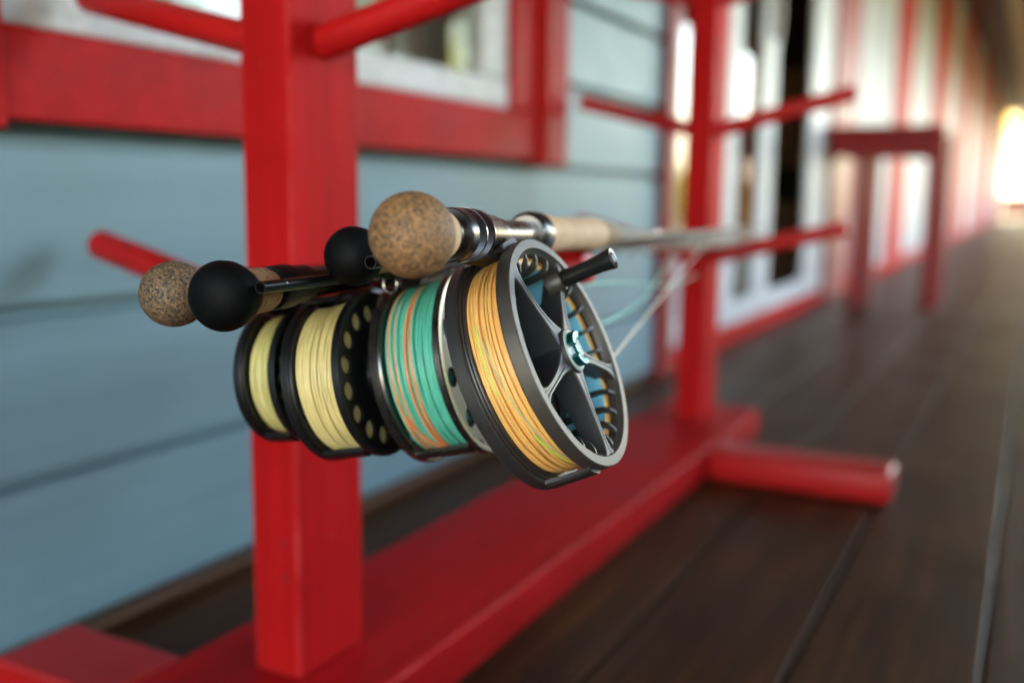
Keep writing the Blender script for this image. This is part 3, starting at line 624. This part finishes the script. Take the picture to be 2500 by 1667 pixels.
def reel_foot(T, cen, a, up, u, r_frame, h, rod_r, m, parent, width=0.006):
    """foot plate under the rod and the stem down to the frame"""
    g = MB(); top = h-rod_r
    for sgn in (-1, 1):
        ptsb = [(0.0, top-0.0045, top-0.0005), (0.012*sgn, top-0.0045, top-0.0005), (0.024*sgn, top-0.0030, top-0.0005), (0.034*sgn, top-0.0016, top-0.0003)]
        for (s0, l0, h0), (s1, l1, h1) in zip(ptsb[:-1], ptsb[1:]):
            v = []
            for s, l, hh in ((s0, l0, h0), (s1, l1, h1)):
                ww = width*(1 if abs(s) < 0.02 else 0.8)
                v += [cen+u*s+up*l-a*ww, cen+u*s+up*l+a*ww, cen+u*s+up*hh+a*ww, cen+u*s+up*hh-a*ww]
            g.add(v, [(0, 1, 2, 3), (7, 6, 5, 4), (0, 4, 5, 1), (1, 5, 6, 2), (2, 6, 7, 3), (3, 7, 4, 0)])
    v = []
    for l, hw in ((r_frame-0.003, 0.020), (top-0.004, 0.012)):
        v += [cen-u*hw+up*l-a*width, cen+u*hw+up*l-a*width, cen+u*hw+up*l+a*width, cen-u*hw+up*l+a*width]
    g.add(v, [(0, 1, 2, 3), (7, 6, 5, 4), (0, 4, 5, 1), (1, 5, 6, 2), (2, 6, 7, 3), (3, 7, 4, 0)])
    return T.part('foot', g, m, parent)

# ---- reel 1: peach line, open five-spoke spool
cen1 = np.array([-0.2146, 0.4429, 0.3633]); t1, ps = 0.4304, -0.1035
u1 = nrm([math.sin(ps), math.cos(ps), 0]); e1 = nrm(np.cross(u1, (0, 0, 1))); ez = np.array([0, 0, 1.0])
a1 = math.cos(t1)*e1+math.sin(t1)*ez; up1 = -math.sin(t1)*e1+math.cos(t1)*ez
F1 = Fr(cen1, a1, u1)
if F1.e2.dot(up1) < 0: F1.e2 = -F1.e2
RL = Thing('fly_reel', cen1-up1*0.06, 'large gunmetal fly reel wound with peach line, open spoked spool and black handle', 'fishing reel', 'fly reels hanging under the rods')
RO = 0.0600
frame_p = RL.part('frame', lathe(F1, [(-0.0178, 0.0515), (-0.0178, 0.0598), (-0.0170, 0.0607), (-0.0112, 0.0609), (-0.0106, 0.0604), (-0.0106, 0.0585), (-0.0098, 0.0583), (-0.0098, 0.0566), (-0.0090, 0.0563), (-0.0090, 0.0535), (-0.0125, 0.0525), (-0.0150, 0.0515)], 128, closed=True), 'gun_dark', smooth=True, angle=22)
bs = MB()
for k in range(6):
    q = 2*math.pi*k/6+0.3; d = math.cos(q)*u1+math.sin(q)*up1; t = -math.sin(q)*u1+math.cos(q)*up1; v = []
    for rr, hw in ((0.012, 0.006), (0.053, 0.004)):
        v += [cen1+d*rr+t*s*hw+a1*w for s, w in ((-1, -0.0172), (1, -0.0172), (1, -0.0145), (-1, -0.0145))]
    bs.add(v, [(0, 1, 2, 3), (7, 6, 5, 4), (0, 4, 5, 1), (1, 5, 6, 2), (2, 6, 7, 3), (3, 7, 4, 0)])
RL.part('back_plate', lathe(F1, [(-0.0146, 0.0115), (-0.0146, 0.0518), (-0.0152, 0.0518), (-0.0152, 0.0115)], 72, closed=True), 'gun_dark', frame_p, smooth=True, angle=24)
RL.part('back_spokes', bs, 'gun_dark', frame_p)
RL.part('drag_housing', lathe(F1, [(-0.0185, 0.0), (-0.0185, 0.011), (-0.016, 0.0135), (-0.004, 0.0135), (-0.002, 0.0115), (-0.002, 0.0)], 48), 'gun_dark', frame_p, smooth=True, angle=30)
def wedge_bar(ang, w0, w1, r0, r1_, hw):
    d = math.cos(ang)*u1+math.sin(ang)*up1; t = -math.sin(ang)*u1+math.cos(ang)*up1; v = []
    for w in np.linspace(w0, w1, 7):
        s = abs((w-w0)/(w1-w0)-0.5)*2; e = 0.0006*s**3
        for x, y in ((-hw-e*2, r0-e*0.3), (hw+e*2, r0-e*0.3), (hw+e*2, r1_-0.0012), (hw*0.8, r1_), (-hw*0.8, r1_), (-hw-e*2, r1_-0.0012)): v.append(cen1+a1*w+d*y+t*x)
    f = [(0, 1, 2, 3, 4, 5), tuple(36+i for i in (5, 4, 3, 2, 1, 0))]
    for i in range(6):
        for k in range(6): f.append((i*6+k, (i+1)*6+k, (i+1)*6+(k+1) % 6, i*6+(k+1) % 6))
    return v, f
RL.part('frame_bar', wedge_bar(R(-112), -0.0107, 0.0140, 0.0592, 0.0620, 0.0046), 'gun_dark', frame_p, smooth=True, angle=30)
RL.part('frame_bar', wedge_bar(R(100), -0.0107, 0.0120, 0.0596, 0.0625, 0.009), 'gun_dark', frame_p, smooth=True, angle=30)
reel_foot(RL, cen1, a1, up1, u1, 0.0600, 0.067, 0.0078, 'gun_dark', frame_p)
# spool: front rim, rear flange, arbor ribs, spokes, hub
spool = RL.part('spool', lathe(F1, [(0.0177, 0.0592), (0.0172, 0.0597), (0.0112, 0.0599), (0.0104, 0.0594), (0.0104, 0.0535), (0.0128, 0.0518), (0.0150, 0.0524), (0.0166, 0.0541), (0.0177, 0.0547)], 144, closed=True), 'gun', smooth=True, angle=24)
RL.part('rear_flange', lathe(F1, [(-0.0142, 0.040), (-0.0142, 0.0562), (-0.0125, 0.0562), (-0.0125, 0.040)], 96, closed=True), 'gun_dark', spool, smooth=True, angle=24)
def plate(ang, prof, hw, tw=0.0):
    """a radial plate; prof of (r, w) points"""
    d = math.cos(ang)*u1+math.sin(ang)*up1; t = -math.sin(ang)*u1+math.cos(ang)*up1; n = len(prof); v = []
    for s in (-1, 1): v += [cen1+d*r+t*(s*hw+tw*(0.046-r))+a1*w for r, w in prof]
    f = [tuple(range(n)), tuple(range(2*n-1, n-1, -1))]+[(i, (i+1) % n, (i+1) % n+n, i+n) for i in range(n)]
    return v, f
SP = [R(123-72*i) for i in range(5)]
ribprof = [(0.0530, 0.0150), (0.0500, 0.0150), (0.0470, 0.0138), (0.0448, 0.0112), (0.0438, 0.0070), (0.0436, -0.0135), (0.0470, -0.0135), (0.0474, 0.0092), (0.0495, 0.0120)]
for i in range(5):
    for j in range(4):
        RL.part('rib', plate(SP[i]-R(72)*(j+1)/5.0, ribprof, 0.00085), 'gun_mid', spool)
for i in range(5):
    d = math.cos(SP[i])*u1+math.sin(SP[i])*up1; t = -math.sin(SP[i])*u1+math.cos(SP[i])*up1
    rs = [0.010, 0.016, 0.022, 0.030, 0.038, 0.046, 0.0515, 0.0545]; hw = [0.0066, 0.0044, 0.0029, 0.0023, 0.0021, 0.0024, 0.0042, 0.0078]
    v = []
    for r, h_ in zip(rs, hw):
        off = 0.0012*math.sin((r-0.010)/0.0445*math.pi)
        wf = 0.0168-0.0006*math.sin((r-0.01)/0.0445*math.pi); dep = 0.0085+0.0070*(1-((r-0.01)/0.0445))
        for x, w in ((-1, wf-dep), (-1, wf-0.0006), (-0.80, wf), (-0.40, wf), (-0.20, wf-0.0004), (0.20, wf-0.0004), (0.40, wf), (0.80, wf), (1, wf-0.0006), (1, wf-dep)):
            v.append(cen1+d*r+t*(x*h_+off)+a1*w)
    f = []; K = 10
    for r_ in range(len(rs)-1):
        for k in range(K): f.append((r_*K+k, r_*K+(k+1) % K, (r_+1)*K+(k+1) % K, (r_+1)*K+k))
    f += [tuple(range(K)), tuple((len(rs)-1)*K+k for k in range(K))[::-1]]
    RL.part('spoke', (v, f), 'gun_mid', spool, smooth=True, angle=28)
hub = RL.part('hub', lathe(F1, [(-0.012, 0.0), (-0.012, 0.0120), (0.004, 0.0120), (0.012, 0.0118), (0.0172, 0.0116), (0.0182, 0.0110), (0.0182, 0.0)], 64), 'gun_mid', spool, smooth=True, angle=26)
RL.part('hub_cap', lathe(F1, [(0.0183, 0.0), (0.0183, 0.0106), (0.0190, 0.0100), (0.0190, 0.0)], 56), 'sage', hub, smooth=True, angle=26)
tk = MB()
for ac in (math.pi/2+0.35, -math.pi/2-0.45):
    tk.add(*lathe(F1, [(0.0185, 0.0046), (0.0222, 0.0046), (0.0225, 0.0052), (0.0225, 0.0084), (0.0220, 0.0090), (0.0185, 0.0090)], 18, closed=True, a0=ac-0.75, a1=ac+0.75))
tk.add(*plate(math.pi/2+0.2, [(-0.006, 0.0188), (0.006, 0.0188), (0.006, 0.0205), (-0.006, 0.0205)], 0.0011))
RL.part('drag_latch', tk, 'teal', hub, smooth=True, angle=28)
hp = cen1+u1*0.025+up1*0.0355; FH = Fr(hp, a1, u1)
RL.part('handle_pin', lathe(FH, [(0.010, 0.0), (0.010, 0.0068), (0.0160, 0.0064), (0.0185, 0.0052), (0.0185, 0.0)], 32), 'gun', spool, smooth=True, angle=30)
hd_ = RL.part('handle', lathe(FH, [(0.0186, 0.0), (0.0186, 0.0043), (0.0196, 0.0049), (0.026, 0.0045), (0.034, 0.0044), (0.041, 0.0048), (0.0465, 0.0056), (0.0472, 0.0056), (0.0476, 0.0050), (0.0474, 0.0036), (0.0455, 0.0033), (0.0455, 0.0)], 40), 'blackgloss', spool, smooth=True, angle=30)
RL.part('handle_screw', lathe(FH, [(0.0456, 0.0), (0.0456, 0.0028), (0.0472, 0.0028), (0.0476, 0.0022), (0.0476, 0.0)], 24), 'gun_dark', hd_, smooth=True, angle=30)
# backing and line
RL.part('backing', lathe(F1, [(0.0098, 0.0484), (-0.0135, 0.0478), (-0.0135, 0.0490), (0.0098, 0.0491)], 96, closed=True), 'backing', spool, smooth=True, angle=40)
RL.part('line_underside', lathe(F1, [(0.0099, 0.0484), (0.0103, 0.0500), (0.0103, 0.0520), (0.0099, 0.0500)], 96, closed=True), 'l_orange', spool, smooth=True, angle=40)
wd = winding(cen1, a1, up1, u1, -0.0115, 0.0095, 0.0538, 0.00070, 19, 'l_orange', 0.8, 3, 110, bulge=0.0007)
wd2 = winding(cen1, a1, up1, u1, -0.0118, 0.0098, 0.0528, 0.00072, 19, 'l_orange', 0.15, 9, 90)
for key, g in wd2.items(): wd[key].add(g.v, g.f)
wd['l_orange'].add(*lathe(F1, [(-0.0123, 0.0492), (-0.0123, 0.0528), (0.0102, 0.0528), (0.0102, 0.0492)], 96, closed=True))
RL.part('fly_line', wd['l_orange'], 'l_orange', spool, smooth=True, angle=60)
RL.part('lime_strand', MB().add(*strand(cen1, a1, up1, u1, lambda t: -0.0035+0.0118*t, lambda t: 0.05475, R(152), R(248), 0.00072)), 'l_olive', spool, smooth=True)
RL.part('lime_strand', MB().add(*strand(cen1, a1, up1, u1, lambda t: 0.0020+0.0030*t, lambda t: 0.0548, R(212), R(240), 0.00075)), 'l_green', spool, smooth=True)
RL.part('lime_strand', MB().add(*strand(cen1, a1, up1, u1, lambda t: -0.0052+0.0012*t, lambda t: 0.0546, R(150), R(186), 0.00072)), 'l_green', spool, smooth=True)

# ---- reels 2-4
def plain_reel(k, label, tilt, Yf, h, wL, wR, Ro, mats, line, holes_front, holes_back, nl, seed, lr=0.0008, cols=None, rim_m=None, fill=0.9, bmid=0.74):
    ft, cen, a, up, u = reel_basis(k, tilt, Yf, h); F = Fr(cen, a, u)
    if F.e2.dot(up) < 0: F.e2 = -F.e2
    T = Thing('fly_reel', cen-up*Ro, label, 'fishing reel', 'fly reels hanging under the rods')
    rm = rim_m or mats
    fr_ = T.part('frame', lathe(F, [(wL, Ro*0.90), (wL, Ro*0.985), (wL+0.0008, Ro), (wL+0.0045, Ro), (wL+0.0052, Ro*0.988), (wL+0.0052, Ro*0.97), (wL+0.0066, Ro*0.965), (wL+0.0066, Ro*0.90)], 112, closed=True), rm, smooth=True, angle=22)
    nh, rh = holes_back
    T.part('back_plate', holed_flange(F, Ro*0.36, Ro*0.895, wL+0.0008, wL+0.0026, nh, rh, Ro*bmid), mats, fr_, smooth=True, angle=20)
    T.part('drag_housing', lathe(F, [(wL-0.004, 0.0), (wL-0.004, Ro*0.26), (wL-0.001, Ro*0.36), (wL+0.003, Ro*0.37), (wL+0.003, 0.0)], 44), mats, fr_, smooth=True, angle=30)
    for ang in (R(90), R(-120), R(-60)):
        T.part('frame_bar', pillar(cen, a, up, u, ang, Ro*0.985, wL+0.004, wR-0.0008, 0.0045 if ang < 0 else 0.008, 0.0016), rm, fr_)
    reel_foot(T, cen, a, up, u, Ro*0.97, h, 0.0085, mats, fr_)
    sp = T.part('spool', lathe(F, [(wR, Ro*0.965), (wR, Ro*0.99), (wR+0.0006, Ro), (wR+0.0035, Ro), (wR+0.0042, Ro*0.985), (wR+0.0042, Ro*0.93), (wR+0.0022, Ro*0.915), (wR, Ro*0.915)], 112, closed=True), rm, smooth=True, angle=22)
    nh, rh = holes_front
    T.part('front_plate', holed_flange(F, Ro*0.30, Ro*0.914, wR+0.0006, wR+0.0024, nh, rh, Ro*0.74, phase=0.1), 'black_metal', sp, smooth=True, angle=20)
    T.part('hub', lathe(F, [(wL+0.004, 0.0), (wL+0.004, Ro*0.45), (wR, Ro*0.45), (wR+0.003, Ro*0.31), (wR+0.006, Ro*0.27), (wR+0.006, 0.0)], 48), mats, sp, smooth=True, angle=30)
    q = R(40); FH_ = Fr(cen+u*Ro*0.72*math.cos(q)+up*Ro*0.72*math.sin(q), a, u)
    T.part('handle', lathe(FH_, [(wR+0.0025, 0.0), (wR+0.0025, 0.0040), (wR+0.010, 0.0037), (wR+0.020, 0.0046), (wR+0.021, 0.0040), (wR+0.021, 0.0)], 24), 'blackgloss', sp, smooth=True, angle=30)
    rad = Ro*fill; w0 = wL+0.0080; w1 = wR-0.0008
    wd = winding(cen, a, up, u, w0, w1, rad, lr, nl, cols or [line], 1.0 if cols is None else 0.55, seed, 90, bulge=0.0006)
    core = lathe(F, [(w0-0.0004, Ro*0.47), (w0-0.0004, rad-lr*0.5), (w1+0.0004, rad-lr*0.5), (w1+0.0004, Ro*0.47)], 80, closed=True)
    wd.setdefault(line, MB()).add(*core)
    for key, g in wd.items(): T.part('fly_line', g, key, sp, smooth=True, angle=60)
    return T, cen, a, up, u, sp
gcols = ['l_teal', 'l_salmon', 'l_teal', 'l_salmon', 'l_teal', 'l_teal', 'l_teal', 'l_salmon', 'l_salmon', 'l_teal', 'l_teal', 'l_teal', 'l_teal', 'l_teal', 'l_teal', 'l_teal', 'l_teal']
T2, cen2, a2, up2, u2, sp2 = plain_reel(2, 'polished smoke-grey fly reel wound with teal and salmon line', 0.2424, 0.4797, 0.0674, -0.0181, 0.0205, 0.0526, 'gun_dark', 'l_teal', (9, 0.0055), (10, 0.0060), 17, 5, 0.00095, gcols, rim_m='nickel_dark', fill=0.895)
T2.part('fly_line', strand(cen2, a2, up2, u2, lambda t: -0.0065+0.014*t, lambda t: 0.0492, R(205), R(262), 0.0009), 'l_salmon', sp2, smooth=True)
T3, cen3, a3, up3, u3, sp3 = plain_reel(3, 'matt black fly reel with round holes in its face wound with pale yellow line', 0.1931, 0.443, 0.0559, -0.0176, 0.0138, 0.0455, 'black_metal', 'l_yellow', (15, 0.0050), (12, 0.0042), 22, 11, 0.00068, fill=0.90)
T4, cen4, a4, up4, u4, sp4 = plain_reel(4, 'black fly reel wound with khaki yellow line, leftmost and smallest of the reels', 0.1141, 0.4492, 0.0539, -0.0151, 0.0080, 0.0398, 'black_metal', 'l_yellow2', (20, 0.0033), (26, 0.0017), 16, 17, 0.00062, fill=0.85, bmid=0.84)

# running lines from the reels up to the first guides
def run_line(T, pts, m, parent, r=0.00065):
    T.part('running_line', tube(spline(pts, 30), r, 7), m, parent, smooth=True)
run_line(RL, [cen1+u1*0.052-up1*0.020+a1*0.004, g1[1]+np.array([0, 0, -0.002])], 'l_cream', spool, 0.0008)
run_line(T2, [cen2+u2*0.048-up2*0.002+a2*0.018, np.array([-0.2809, 0.7505, 0.3590]), g2[1]+np.array([0, 0, -0.002])], 'l_teal', sp2, 0.0010)
run_line(T2, [cen2+u2*0.044+up2*0.022+a2*0.016, np.array([-0.2743, 0.6447, 0.3847]), np.array([-0.3254, 0.9545, 0.3580]), np.array([-0.361, 1.1672, 0.352])], 'l_teal', sp2, 0.0009)
run_line(RL, [g1[1]+np.array([0, 0, -0.002]), g1[2], g1[3]], 'l_cream', spool, 0.0008)
run_line(T2, [g2[1]+np.array([0, 0, -0.002]), g2[2], g2[3]], 'l_teal', sp2, 0.0008)
run_line(T3, [cen3+u3*0.040+up3*0.018, g3[0], g3[1], g3[2]], 'l_yellow', sp3, 0.0007)

# ================================================================== FAR PORCH
tb = Thing('side_table', (-0.55, 4.5, 0), 'dark red wooden side table standing against the far white wall', 'table')
tb.part('table_top', bbox(-0.80, -0.345, 4.26, 4.68, 0.70, 0.735, 0.005), 'red_dark')
tb.part('apron', bbox(-0.78, -0.365, 4.28, 4.305, 0.615, 0.698, 0.003), 'red_dark')
tb.part('apron', bbox(-0.78, -0.365, 4.635, 4.66, 0.615, 0.698, 0.003), 'red_dark')
for lx, ly in ((-0.675, 4.31), (-0.39, 4.31), (-0.675, 4.59), (-0.39, 4.59)):
    tb.part('leg', bbox(lx-0.01, lx+0.05, ly-0.004, ly+0.05, 0.0015, 0.697, 0.003), 'red_dark')
bn = Thing('end_railing', (0, Y_END-0.1, 0), 'red board railing closing the far end of the porch', 'railing')
for zb in (0.04, 0.20, 0.36): bn.part('board', bbox(-0.79, 1.29, Y_END-0.15, Y_END-0.12, zb, zb+0.15, 0.004), 'red_x')
bn.part('cap', bbox(-0.79, 1.29, Y_END-0.20, Y_END-0.08, 0.515, 0.55, 0.004), 'red_x')

# ================================================================== PLANTING
def leaves(n, cen, rad, size, rg):
    """leaf faces in clumps through an ellipsoid"""
    nc = max(6, n//70); d = rg.normal(size=(nc, 3)); d /= np.linalg.norm(d, axis=1)[:, None]
    cl = np.array(cen)+d*(rg.uniform(0.35, 1, nc)**0.5)[:, None]*np.array(rad)
    idx = rg.integers(0, nc, n); p = cl[idx]+rg.normal(size=(n, 3))*np.array(rad)*0.16
    e = rg.normal(size=(n, 3)); e /= np.linalg.norm(e, axis=1)[:, None]; g = np.cross(e, rg.normal(size=(n, 3))); g /= np.linalg.norm(g, axis=1)[:, None]
    s = (size*rg.uniform(0.6, 1.3, n))[:, None]
    V = np.stack([p-e*s, p+g*s*0.5, p+e*s, p-g*s*0.5], 1).reshape(-1, 3)
    return V, [(4*i, 4*i+1, 4*i+2, 4*i+3) for i in range(n)]
def raw_mesh(name, V, Fc):
    me = bpy.data.meshes.new(name); me.from_pydata([tuple(p) for p in V.tolist()], [], Fc); me.update(); return me
def tree(loc, h, rad, label, leaf, seed, n=5000):
    rg = np.random.default_rng(seed); T = Thing('tree', loc, label, 'tree', 'trees beyond the porch'); o = np.array(loc, float)
    g = MB().add(*tube([o+np.array([0, 0, -0.3]), o+np.array([0.1, 0.05, h*0.3]), o+np.array([-0.05, 0.1, h*0.6]), o+np.array([0, 0, h*0.9])], [h*0.03, h*0.024, h*0.015, h*0.004], 9))
    for i in range(6):
        q = i*1.05; b = o+np.array([0, 0, h*(0.3+0.08*i)])
        g.add(*tube([b, b+np.array([math.cos(q)*rad*0.4, math.sin(q)*rad*0.4, h*0.08]), b+np.array([math.cos(q)*rad*0.8, math.sin(q)*rad*0.8, h*0.2])], [h*0.012, h*0.008, h*0.002], 6))
    T.part('trunk', g, 'bark', smooth=True)
    V, Fc = leaves(n, (0, 0, h*0.62), (rad, rad, h*0.40), 0.11, rg)
    ob = bpy.data.objects.new('crown', raw_mesh('crown', V, Fc)); col.objects.link(ob); ob.data.materials.append(M[leaf]); ob.parent = T.root
tree((0.6, 33.0, -0.35), 6.5, 2.6, 'sunlit yellow-leaved tree beyond the far end of the porch', 'leaf3', 3, 6000)
tree((-4.0, 42.0, -0.35), 8.0, 3.2, 'tall green tree furthest beyond the far end of the porch', 'leaf2', 5, 6000)
# one leaf mass: near stretch added to block low light, far mirrored in glass
rgh = np.random.default_rng(21); VV = []; off = 0; FF = []
for i in range(46):
    y = -2.5+i*0.85; V, Fc = leaves(1500, ((3.4 if y < 4 else 6.6)+rgh.uniform(-0.1, 0.1), y, 0.25), (0.42, 0.6, 0.66+rgh.uniform(-0.08, 0.08)), 0.045, rgh)
    VV.append(V); FF += [tuple(q+off for q in f) for f in Fc]; off += len(V)
ob = bpy.data.objects.new('hedge', raw_mesh('hedge', np.concatenate(VV), FF)); col.objects.link(ob); ob.data.materials.append(M['leaf'])
tag(ob, 'unseen foliage along the porch, near stretch added to block low light', None, None, 'stuff')
# woods across the lawn: one mass
rgw = np.random.default_rng(12); VV = []; off = 0; FF = []
for i in range(34):
    y = -14+i*1.7+rgw.uniform(-0.6, 0.6); x = 11+rgw.uniform(0, 7); hh = rgw.uniform(2.0, 7.5) if i % 3 else rgw.uniform(1.0, 2.5)
    V, Fc = leaves(2200, (x, y, -0.35+hh*0.5), (1.7, 1.5, hh*0.55), 0.16, rgw)
    VV.append(V); FF += [tuple(q+off for q in f) for f in Fc]; off += len(V)
ob = bpy.data.objects.new('woodland', raw_mesh('woodland', np.concatenate(VV), FF)); col.objects.link(ob); ob.data.materials.append(M['leaf'])
tag(ob, 'yellow-green trees and shrubs beyond the lawn', None, None, 'stuff')
